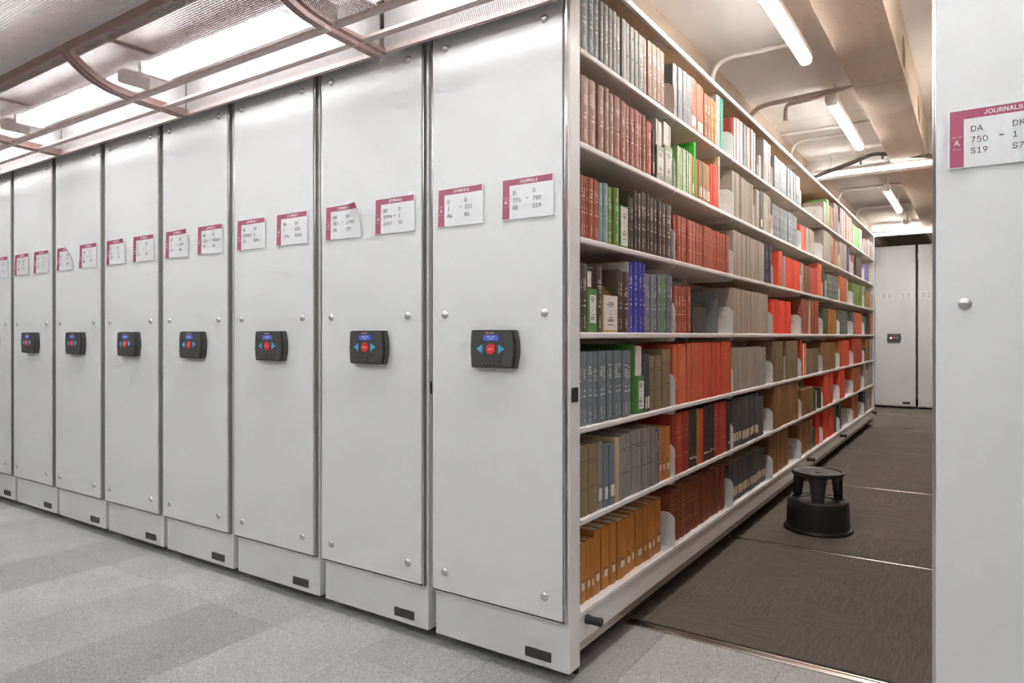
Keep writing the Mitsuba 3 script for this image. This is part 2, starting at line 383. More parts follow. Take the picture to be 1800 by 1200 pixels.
strip_light(0.385, 0.70, 2.70, 1.22, 'nearest strip light over the aisle, cut off by the top of the picture')
strip_light(0.380, 2.76, 2.70, 1.24, 'second strip light along the aisle, below a bent conduit')
strip_light(-0.10, 4.84, 2.70, 1.05, 'strip light set crosswise behind the dark bent pipe', True)
strip_light(0.378, 5.95, 2.70, 1.42, 'small strip light along the aisle beyond the crosswise light', lum=0.6)
strip_light(0.365, 8.48, 2.70, 0.84, 'farthest small strip light along the aisle', lum=1.2)
for k, y in enumerate((0.9, 3.0, 6.2)):  # unseen strip lights, placed to light the coffer on the right
    strip_light(1.30, y, 2.75, 1.24, f'unseen strip light above the right-hand range, {("nearest", "second", "farthest")[k]} of three, lighting the right coffer', lum=0.45, top=ZR)
strip_light(-0.35, 9.40, 2.70, 1.25, 'farthest crosswise strip light, just above the far range fronts', True, 2.0)

def conduit(y, xe, label, r=0.013, m='conduit_paint', bend=True, zl=2.845):
    pts = [(-0.168, y, 2.60), (-0.165, y, 2.72), (-0.13, y, zl - 0.03), (-0.05, y, zl), (0.1, y, zl), (xe, y, zl)] if bend else [(-0.187, y, zl), (0.1, y, zl), (xe, y, zl)]
    single('conduit', ply(tube(smooth_path(pts), r), m, True), label, 'pipe', 'conduits under the ceiling over the aisle')
conduit(2.03, 0.36, 'white conduit bending down nearest the camera, ending at the first strip light', 0.014)
conduit(3.86, 0.523, 'straight white conduit crossing the ceiling past the second strip light', 0.012, bend=False)
conduit(4.12, 0.33, 'white conduit bending down behind the straight one', 0.013)
conduit(6.5, 0.52, 'pale bent conduit beyond the dark pipe, lower edge of the far bay', 0.016)
conduit(7.85, 0.52, 'farthest pale bent conduit near the end of the aisle', 0.016)
t = thing('conduit', 'bare grey-brown conduit with a side drop, joined to the second strip light', 'pipe')
part(t, 'pipe', ply(tube(smooth_path([(-0.166, 2.86, 2.60), (-0.16, 2.86, 2.72), (-0.12, 2.86, 2.775), (-0.05, 2.86, 2.795), (0.05, 2.86, 2.80), (0.3, 2.86, 2.81), (0.50, 2.86, 2.81), (0.515, 2.86, 2.84)]), 0.016), 'bare_conduit', True))
part(t, 'drop', ply(tube(smooth_path([(0.36, 2.82, 2.775), (0.2, 2.82, 2.765), (0.115, 2.82, 2.76), (0.088, 2.82, 2.735), (0.085, 2.82, 2.675)]), 0.015), 'bare_conduit', True))
part(t, 'collar', ply(tube([(0.085, 2.82, 2.685), (0.085, 2.82, 2.655)], 0.019), 'bare_conduit', 40))
t = thing('bent_pipe', 'dark bent pipe rising from the shelf top to the crosswise light', 'pipe')
part(t, 'pipe', ply(tube(smooth_path([(-0.30, 4.7, 2.575), (-0.064, 4.7, 2.654), (0.055, 4.7, 2.690), (0.241, 4.7, 2.741), (0.354, 4.7, 2.777), (0.442, 4.7, 2.783), (0.636, 4.7, 2.744), (0.9, 4.7, 2.70), (1.2, 4.7, 2.66)]), 0.018), 'dark_cable', True))
for x, z in ((0.30, 2.757), (0.47, 2.777)):
    part(t, 'clip', ply(box(x - 0.006, x + 0.006, 4.68, 4.72, z - 0.05, z - 0.008), 'dark_cable'))

# ---------------------------------------------------------------- mobile shelving ranges
PITCH, BAY, Y0 = 0.6356, 0.9144, 0.0763
LEVELS = [2.2226, 1.8916, 1.555, 1.218, 0.8817, 0.557, 0.235]
YEND = Y0 + 9 * BAY
# parts of one range; its right edge is x = 0
R = {}
R['end_frame'] = ply(bbox(-0.598, 0, 0, 0.0755, 0.045, 2.557, 0.0025), 'white_paint')
tx0, tx1, tz0, tz1 = -0.600, -0.006, 0.221, 2.47
rim = sbox(tx0, tz0, tx1, tz1).difference(sbox(tx0 + 0.0035, tz0 + 0.0035, tx1 - 0.0035, tz1 - 0.0035))
R['chrome_trim'] = ply(cat(front(rim, 0.0, 0.020), box(tx0 + 0.003, tx1 - 0.003, -0.004, -0.001, tz0 + 0.003, tz1 - 0.003)), 'chrome')
R['face_panel'] = ply(bbox(tx0 + 0.008, tx1 - 0.0095, -0.0245, -0.006, tz0 + 0.009, tz1 - 0.008, 0.0012), 'white_laminate')
R['base_plate'] = ply(front(rrect(-0.180, -0.073, 0.068, 0.102, 0.004), 0.0, 0.003), 'black_plastic')
R['side_sensor'] = ply(frame(extrude(rrect(0.012, 0.058, 0.976, 1.026, 0.003), 0.002), (0, 1, 0), (0, 0, 1), (1, 0, 0), (0, 0, 0)), 'black_void')
R['case'] = ply(box(-0.585, -0.012, 0.0755, YEND, 0.12, 2.50), 'shelf_paint')
R['skirt'] = ply(cat(bbox(-0.588, -0.008, 0.077, YEND, 0.104, 0.1205, 0.0015), bbox(-0.586, -0.011, 0.077, YEND, 0.088, 0.103, 0.0015)), 'aluminium')
R['underside_shade'] = ply(cat(box(-0.57, -0.03, 0.10, YEND, 0.055, 0.088), box(-0.575, -0.025, 0.095, 0.11, 0.003, 0.088)), 'black_void')  # black body under the range; toe block added to deepen the shade there
R['wheel'] = None
dome = [(0, 0.0085), (0.006, 0.0080), (0.011, 0.0062), (0.0145, 0.0032), (0.0152, 0.001), (0.0152, 0)]
screw = ply(frame(lathe([(r, z) for r, z in dome][::-1], 24), (1, 0, 0), (0, 0, 1), (0, -1, 0), (0, -0.0245, 0)), 'screw_metal', 40)
SCREWS = [(x, z) for x in (-0.531, -0.0855) for z in (0.3035, 1.2850, 2.3020)]
# control unit, on the face panel
YP = -0.0245
cx, cz = -0.290, 1.158
def bulge(w, h, b, n=9):
    pr = [(w / 2 + b * (1 - (2 * t - 1) ** 2), -h / 2 + h * t) for t in np.linspace(0, 1, n)]
    pl = [(-w / 2 - 0.45 * b * (1 - (2 * t - 1) ** 2), h / 2 - h * t) for t in np.linspace(0, 1, n)]
    return Polygon([(cx + x, cz + z) for x, z in pr + pl])
yf = YP - 0.034
cu = {
    'housing': ply(front(bulge(0.184, 0.136, 0.013), YP, 0.024), 'black_plastic'),
    'fascia': ply(front(bulge(0.172, 0.129, 0.010), YP - 0.024, 0.010), 'dark_plastic'),
    'screen': {**ply(front(sbox(cx - 0.034, cz + 0.030, cx + 0.033, cz + 0.050), yf, 0.001), 'screen_blue'), 'emitter': lamp((0.015, 0.025, 0.12))},
    'stop_button': ply(front(Polygon([(cx + 0.0205 * math.cos(a), cz + 0.0205 * math.sin(a)) for a in np.arange(8) * PI / 4 + PI / 8]), yf, 0.004), 'red_button'),
    'arrow_button': ply(front(Polygon([(cx - 0.064, cz), (cx - 0.037, cz + 0.0165), (cx - 0.037, cz - 0.0165)]), yf, 0.003), 'blue_button'),
    'arrow_button_001': ply(front(Polygon([(cx + 0.060, cz), (cx + 0.033, cz - 0.0165), (cx + 0.033, cz + 0.0165)]), yf, 0.003), 'blue_button'),
    'logo': ply(front(sbox(cx - 0.021, cz + 0.0535, cx - 0.013, cz + 0.0615), yf, 0.0006), 'orange_mark'),
    'screen_lettering': ply(cat(words('STEP AREA', 0.0052, cx, cz + 0.0410, yf - 0.001, 0.0004, anchor='c'), words('IS OK', 0.0052, cx, cz + 0.0330, yf - 0.001, 0.0004, anchor='c')), 'white_print'),
    'stop_lettering': ply(words('STOP', 0.0058, cx, cz - 0.0029, yf - 0.004, 0.0004, True, 'c'), 'white_print'),
    'brand_lettering': ply(cat(*[box(cx - 0.009 + 0.0036 * i, cx - 0.0066 + 0.0036 * i, yf - 0.0005, yf, cz + 0.0555, cz + 0.0595) for i in range(7)]), 'grey_print'),
}
KEYS = [(cx - 0.0385 + 0.0155 * i, cz - 0.0365 - 0.0155 * j, s) for j, row in enumerate(('01234<', '56789#')) for i, s in enumerate(row)]
key_shape = ply(bbox(-0.0062, 0.0062, yf - 0.0015, yf, -0.006, 0.006, 0.0006), 'black_plastic')
key_text = {s: ply(words(s, 0.0055, 0, -0.0027, yf - 0.0015, 0.0003, False, 'c'), 'grey_print') for s in '0123456789<#'}

def front_parts(t, at, label_unit=None, keys=True):
    for k in ('end_frame', 'chrome_trim', 'base_plate', 'side_sensor'):
        part(t, k, R[k], at, {'chrome_trim': 'thin chrome trim around the face panel', 'base_plate': 'small black plate on the base', 'side_sensor': 'black sensor window on the narrow side'}.get(k))
    fp = part(t, 'face_panel', R['face_panel'], at)
    for x, z in SCREWS: part(fp, 'screw', screw, at @ T().translate([x, 0, z]))
    u = numbered(t + '__control_unit')
    labels[u] = {'label': 'black control unit with red stop button and two blue arrows'}
    for k, sh in cu.items(): put(f'{u}__{k}', sh, at)
    if keys:
        for x, z, s in KEYS:
            put(numbered(u + '__key'), key_shape, at @ T().translate([x, 0, z]))
            put(numbered(u + '__key_lettering'), key_text[s], at @ T().translate([x, 0, z]))
wheel = ply(frame(lathe([(0, -0.015), (0.055, -0.015), (0.06, -0.012), (0.06, 0.012), (0.055, 0.015), (0, 0.015)], 20), (0, 0, 1), (0, 1, 0), (1, 0, 0), (0, 0, 0)), 'aluminium', 40)
def undercarriage(t, at):
    part(t, 'skirt', R['skirt'], at); part(t, 'underside_shade', R['underside_shade'], at)
    for y in RAILS[:5]:
        for x in (-0.5, -0.1): part(t, 'wheel', wheel, at @ T().translate([x, y - 0.005, 0.063]))

# the shelves of an open range
def shelf_mesh():
    """deck of one bay with rounded lips on both long sides; x from -0.6 to 0, y from 0 to BAY, top at z = 0"""
    lip = rrect(-0.598, 0.0, -0.023, 0.0, 0.006)
    hollow = sbox(-0.586, -0.03, -0.012, -0.010)
    p = lip.difference(hollow)
    return frame(extrude(p, BAY - 0.006), (1, 0, 0), (0, 0, 1), (0, -1, 0), (0, BAY - 0.003, 0))
def bracket_mesh():
    r, b = 0.045, 0.022
    prof = sbox(-0.262, -0.040, -0.002, 0.153)
    prof = prof.intersection(sbox(-0.262, -0.04, -0.002 - r, 0.153).union(sbox(-0.262, -0.04 + b, -0.002, 0.153 - r)).union(Polygon([(-0.002 - r + r * math.cos(a), 0.153 - r + r * math.sin(a)) for a in np.linspace(0, PI / 2, 8)] + [(-0.002 - r, 0.153 - r)])).union(Polygon([(-0.002 - b + b * math.cos(a), -0.04 + b + b * math.sin(a)) for a in np.linspace(-PI / 2, 0, 6)] + [(-0.002 - b, -0.04 + b)])).buffer(0.0005))
    prof = prof.union(sbox(-0.262, -0.04, -0.024, 0.10))
    plate = frame(extrude(prof, 0.0022), (1, 0, 0), (0, 0, 1), (0, -1, 0), (0, 0, 0))
    boss = frame(lathe([(0.013, 0), (0.0125, 0.0022), (0.010, 0.003), (0.0085, 0.0012), (0, 0.0008)][::-1], 20), (1, 0, 0), (0, 0, 1), (0, -1, 0), (-0.070, -0.0022, 0.098))
    return cat(plate, boss)
shelf_ply, bracket_ply = ply(shelf_mesh(), 'shelf_paint'), ply(bracket_mesh(), 'shelf_paint', 30)
upright_ply = ply(cat(box(-0.322, -0.278, -0.016, 0.016, 0.215, 2.531)), 'shelf_paint')
tie_ply = ply(cat(box(-0.306, -0.296, 0.016, BAY - 0.016, 0, 0.03)), 'shelf_paint')
top_ply = ply(cat(bbox(-0.598, 0, 0.0015, BAY - 0.0015, 2.545, 2.557, 0.002), bbox(-0.016, 0, 0.0015, BAY - 0.0015, 2.531, 2.550, 0.002), bbox(-0.598, -0.582, 0.0015, BAY - 0.0015, 2.531, 2.550, 0.002)), 'canopy_paint')
tan_ply = ply(box(-0.581, -0.017, 0.004, BAY - 0.004, 2.532, 2.5445), 'top_underside')
pan_ply = ply(box(-0.581, -0.017, 0.004, BAY - 0.004, 2.532, 2.5445), 'shelf_paint')
gusset_ply = ply(cat(bbox(-0.20, -0.03, BAY - 0.16, BAY - 0.01, 2.5275, 2.532, 0.001), *[frame(lathe([(0, 0.003), (0.006, 0.002), (0.007, 0)][::-1], 10), (1, 0, 0), (0, -1, 0), (0, 0, -1), (x, y, 2.5275)) for x, y in ((-0.07, BAY - 0.12), (-0.07, BAY - 0.05))]), 'screw_metal')
bumper_ply = ply(frame(lathe([(0, 0), (0.0165, 0), (0.0165, 0.012), (0.0145, 0.015), (0.0145, 0.048), (0.016, 0.051), (0.016, 0.058), (0.013, 0.061), (0, 0.061)], 20), (0, 1, 0), (0, 0, 1), (1, 0, 0), (0.0, 0, 0)), 'black_rubber', 40)
def open_range(t, at, mirror=False, brackets=True):
    carriage = part(t, 'carriage', ply(cat(bbox(-0.590, -0.006, 0.0755, YEND, 0.122, 0.2105, 0.002)), 'shelf_paint'), at)
    for k in range(10):
        if 0 < k < 10: part(t, 'upright', upright_ply, at @ T().translate([0, Y0 + k * BAY if k < 9 else YEND - 0.02, 0]))
    for b in range(9):
        y = Y0 + b * BAY
        part(t, 'top_panel', top_ply, at @ T().translate([0, y, 0]))
        part(t, 'top_underside', tan_ply if b < 6 else pan_ply, at @ T().translate([0, y, 0]))
        if b < 4: part(t, 'gusset_plate', gusset_ply, at @ T().translate([0, y, 0]))
        for z in LEVELS:
            s = part(t, 'shelf', shelf_ply, at @ T().translate([0, y, z]))
            part(t, 'tie_bar', tie_ply, at @ T().translate([0, y, z + 0.27]))
            if brackets:
                part(s, 'bracket', bracket_ply, at @ T().translate([0, y + BAY - 0.0035, z]))
                if b: part(s, 'bracket', bracket_ply, at @ T().translate([0, y + 0.006, z]))
    part(t, 'end_frame', ply(bbox(-0.598, 0, YEND, YEND + 0.07, 0.045, 2.557, 0.0025), 'white_paint'), at)

t = thing('shelving_range', 'open mobile shelving range full of bound journals, its white front nearest the aisle', 'shelving range')
front_parts(t, move()); open_range(t, move()); undercarriage(t, move())
for y in (0.135, 3.99, 5.62, 8.15):
    part(t, 'bumper', bumper_ply, move(-0.006, y, 0.190), 'black rubber bumper sticking into the aisle')
order = ['', 'second', 'third', 'fourth', 'fifth', 'sixth', 'seventh', 'eighth']
for n in range(1, 8):
    t = thing('shelving_range', f'closed white mobile shelving range, {order[n]} front from the aisle, going left' if n < 7 else 'closed white mobile shelving range cut off by the left edge of the picture', 'shelving range')
    at = move(-PITCH * n)
    front_parts(t, at, keys=n < 4)
    part(t, 'case', R['case'], at); undercarriage(t, at)
t = thing('shelving_range', 'white mobile shelving range at the right edge, across the aisle from the open one', 'shelving range')
at = move(1.6615)
front_parts(t, at); open_range(t, at, brackets=False); undercarriage(t, at)

# two ranges of the next bank, seen at the end of the aisle
far_frame = ply(bbox(-0.598, 0, 0, 0.07, 0.03, 2.69, 0.002), 'white_paint')
far_panel = ply(bbox(-0.594, -0.004, -0.018, -0.001, 0.05, 2.685, 0.0015), 'white_laminate')
far_case = ply(box(-0.585, -0.012, 0.07, 2.6, 0.12, 2.5), 'shelf_paint')
for n, (x, lab) in enumerate(((0.310, 'white range front with a control unit at the far end of the aisle'), (0.940, 'narrow strip of white range front beside it at the far end, mostly hidden'))):
    t = thing('shelving_range', lab, 'shelving range')
    at = move(x, 11.0, 0)
    part(t, 'end_frame', far_frame, at); part(t, 'face_panel', far_panel, at); part(t, 'case', far_case, at)
    part(t, 'skirt', ply(box(-0.57, -0.03, 0.05, 2.6, 0.0, 0.12), 'black_rubber'), at)
    part(t, 'base_plate', ply(front(rrect(-0.185, -0.075, 0.075, 0.11, 0.004), -0.018, 0.003), 'black_plastic'), at)
    if n == 0:
        u = numbered(t + '__control_unit'); labels[u] = {'label': 'black control unit with a white, a red and a blue button'}
        a2 = at @ T().translate([-0.02, 0.0065, 0.005])
        for k in ('housing', 'fascia', 'stop_button', 'arrow_button_001'): put(f'{u}__{k.replace("_001", "")}', cu[k], a2)
        put(f'{u}__arrow_button_001', {**ply(front(Polygon([(cx - 0.064, cz), (cx - 0.033, cz + 0.02), (cx - 0.033, cz - 0.02)]), yf, 0.003), 'white_print'), 'emitter': lamp((0.7, 0.75, 1.3))}, a2)

# ---------------------------------------------------------------- signs on the range fronts
SW, SH = 0.216, 0.146
def bend(m, curl, bow, x0, z0):
    v = m.vertices.copy()
    s, q = (v[:, 0] - x0) / SW, (v[:, 2] - z0) / SH
    d = bow * (1 - np.clip(s * 4, 0, 1)) * np.clip(1 - q, 0, 1) + bow * 0.6 * np.clip(s - 0.5, 0, 1)
    e = np.clip(s + 0.75 * q - 1.15, 0, 1)
    d = d + curl * 0.13 * e ** 2
    v[:, 1] -= d
    v[:, 0] -= curl * 0.05 * e ** 2
    m.vertices = v
    return m
def grid(x0, x1, z0, z1, y, t, nx=40, nz=20):
    m = box(x0, x1, y - t, y, z0, z1)
    xs, zs = np.linspace(x0, x1, nx + 1), np.linspace(z0, z1, nz + 1)
    X, Zg = np.meshgrid(xs, zs, indexing='ij')
    n = (nx + 1) * (nz + 1)
    v = np.vstack([np.column_stack([X.ravel(), np.full(n, y - t), Zg.ravel()]), np.column_stack([X.ravel(), np.full(n, y), Zg.ravel()])])
    f = []
    for i in range(nx):
        for j in range(nz):
            a, b, c, d = i * (nz + 1) + j, (i + 1) * (nz + 1) + j, (i + 1) * (nz + 1) + j + 1, i * (nz + 1) + j + 1
            f += [[a, b, c], [a, c, d], [n + a, n + c, n + b], [n + a, n + d, n + c]]
    def side(line):
        for a, b in zip(line[:-1], line[1:]): f.extend([[a, n + a, b], [b, n + a, n + b]])
    W = nz + 1
    side([i * W for i in range(nx + 1)][::-1]); side([i * W + nz for i in range(nx + 1)]); side(list(range(W))); side([nx * W + j for j in range(W)][::-1])
    return trimesh.Trimesh(v, np.array(f), process=False)
def sign(xl, zb, left, right, row, label, curl=0.0, bow=0.004, y=-0.0275):
    t = thing('sign', label, 'sign')
    B = lambda m: bend(m, curl, bow, xl, zb)
    part(t, 'sheet', ply(B(grid(xl, xl + SW, zb, zb + SH, y, 0.0012)), 'sign_sheet', 30))
    y1 = y - 0.0012
    part(t, 'band', ply(B(cat(grid(xl + 0.004, xl + SW - 0.004, zb + SH - 0.0255, zb + SH - 0.0035, y1, 0.0003, 40, 4), grid(xl + 0.004, xl + 0.033, zb + 0.002, zb + SH - 0.0255, y1, 0.0003, 8, 20))), 'sign_band'), label='dark pink band along the top and left edge')
    y2 = y1 - 0.0005; y1 = y1 - 0.0003
    white = [words('JOURNALS', 0.0105, xl + SW * 0.52, zb + SH - 0.0198, y2, 0.0003, True, 'c'), words('SECTION', 0.0036, xl + 0.0185, zb + SH * 0.515, y2, 0.0003, False, 'c'),
             words('A', 0.0125, xl + 0.0185, zb + SH * 0.385, y2, 0.0003, True, 'c'), words(f'ROW {row}', 0.0036, xl + 0.0185, zb + SH * 0.31, y2, 0.0003, False, 'c')]
    part(t, 'band_lettering', ply(B(cat(*white)), 'white_print'))
    black = [words('-', 0.0165, xl + SW * 0.470, zb + SH * 0.435, y1, 0.0003, True)]
    for col, x in ((left, 0.215), (right, 0.60)):
        for k, w in enumerate(col): black.append(words(w, 0.0138, xl + SW * x, zb + SH * (0.60 - 0.185 * k), y1, 0.0003))
    part(t, 'lettering', ply(B(cat(*black)), 'dark_print'))
SIGNS = {0: (('D 1 R4', 'D 731 R5'), ('D 731 R5', 'D 750 S19')), 1: (('BX 801 A5', 'BX 1781 O5'), ('BX 1970 A107', 'D 1 R4')), 2: (('BL 1188.5 J5', 'BR 1 ER5+'), ('BR 3 L75+', 'BX 800 A1L8')),
         3: (('BF 1 P4', 'BF 210 P4'), ('BF 210 P4', 'BL 1188.5 J5')), 4: (('B 1 A7T', 'B 1 PL'), ('B 1 PL', 'BF 1 P4')), 5: (('AP 2 C', 'AS 8 A4'), ('AS 8 R4', 'B 1 A7T')),
         6: (('AC 1 A5', 'AC 1 S6'), ('AC 1 S6', 'AP 2 C')), 7: (('A 1 A2', 'A 1 P3'), ('A 1 P3', 'AC 1 A5'))}
nth = ['the front beside the aisle', 'the second front from the aisle', 'the third front from the aisle', 'the fourth front from the aisle', 'the fifth front from the aisle', 'the sixth front from the aisle', 'the seventh front from the aisle', 'the front at the left edge']
for n, pair in SIGNS.items():
    for k, (a, b) in enumerate(pair):
        near = n < 3
        side = 'left' if k == 0 else 'right'
        lab = f'journals sign, {a} to {b}, on the {["aisle-side", "second", "third"][n]} front' if near else f'{"left" if k == 0 else "right"} of the two journals signs on {nth[n]}'
        curl = {(1, 0): 0.55, (5, 0): 1.0, (3, 0): 0.25, (4, 0): 0.3}.get((n, k), 0.0)
        if curl >= 0.5: lab = f'journals sign with a curled upper right corner on {nth[n]}'
        xl = -PITCH * n + (-0.562 if k == 0 else -0.262)
        sign(xl, 1.6190, a.split(), b.split(), 18 - n, lab, curl)
sign(1.6615 - 0.566, 1.6200, ['DA', '750', 'S19'], ['DK', '1', 'S7'], 19, 'journals sign reading DA 750 S19 on the range at the right edge, cut off', 0, 0.010)
for k, (x, lab) in enumerate(((-0.20, 'left'), (0.075, 'middle'), (0.36, 'right'))):
    t = thing('sign', f'faint white paper sign on the far range fronts, {lab} of three', 'sign')
    part(t, 'sheet', ply(grid(x, x + 0.20, 1.80, 1.93, 10.980, 0.001, 2, 2), 'sign_sheet'))
    part(t, 'lettering', ply(cat(*[box(x + 0.04 + 0.08 * i, x + 0.075 + 0.08 * i, 10.9785, 10.979, 1.825 + 0.03 * j, 1.835 + 0.03 * j) for i in range(2) for j in range(3)]), 'grey_print'))

# ---------------------------------------------------------------- books
PAL = {'gg': '737a7c', 'lg': '959690', 'lw': '9d9c97', 'ls': '76797c', 'pk': '8f705e', 'pk2': '936f5c', 'br': '8c5140', 'rb': '964b38', 'br2': '8c5d44', 'br3': '7a5540', 'bk': '453b33', 'bk2': '3b3431', 'bl': '45439a', 'pu': '7a74a8', 'nv': '3b3650',
       'sg': '6c757a', 'gr': '828186', 'gr2': '8a8681', 'gt': 'a1988d', 'gg2': '5f6b60', 'gn': '68803f', 'gn2': '6f9a5a', 'pb': '8fa7ad', 'bg': '369a2e', 'bgr': '7cc46a', 'dg': '2f4a30', 'dg2': '44573a', 'or': 'd94f33', 'or2': 'd06b4c', 'or3': 'cc5a43', 'ob': 'ad7238',
       'ob2': '987040', 'ob3': 'b0633a', 'ob4': 'bd643a', 'bn': '7b6b53', 'bn2': '86633d', 'tn': 'a99c8d', 'tb': 'a5835f', 'dr': '933a30', 'dr2': 'ae4636', 'db': '74402a', 'rw': 'a25d52', 'gw': '6a9555', 'hr': 'e84a36', 'hr2': 'e25a34', 'wh': 'aeaaa5', 'cr': 'c2ae8d',
       'dk': '484c50', 'ds': '4c4d50', 'tl': '438a76'}  # tones offset the lamp falloff: upper shelves darkened, lower ones lightened
WORD = {'gg': 'grey', 'lg': 'light grey', 'lw': 'whitish grey', 'ls': 'silver grey', 'pk': 'pale pinkish brown', 'pk2': 'pale brown', 'br': 'brown', 'rb': 'reddish brown', 'br2': 'tan brown', 'bk': 'blackish brown', 'bk2': 'black', 'bl': 'blue', 'nv': 'dark purple', 'sg': 'slate grey',
        'gr': 'mid grey', 'gr2': 'warm grey', 'gt': 'grey', 'gn': 'moss green', 'gn2': 'thin light green', 'pb': 'pale blue', 'bg': 'bright green', 'dg': 'dark green', 'or': 'orange red', 'or2': 'orange red', 'or3': 'red', 'ob': 'orange brown', 'ob2': 'light orange brown', 'bn': 'olive brown',
        'tn': 'taupe', 'tb': 'light tan', 'dr': 'dark red', 'dr2': 'red', 'db': 'dark reddish brown', 'rw': 'white and red', 'gw': 'green and white', 'hr': 'bright red', 'wh': 'white', 'cr': 'cream', 'dk': 'charcoal', 'ds': 'dark slate', 'tl': 'teal'}
INK = {1: '#e9e2d6', 2: '#c59a62', 3: '#35322f', 4: '#3a2f28', 5: '#4a4a44', 7: '#ece7de', 8: '#5a4a3c', 9: '#6d6a66'}
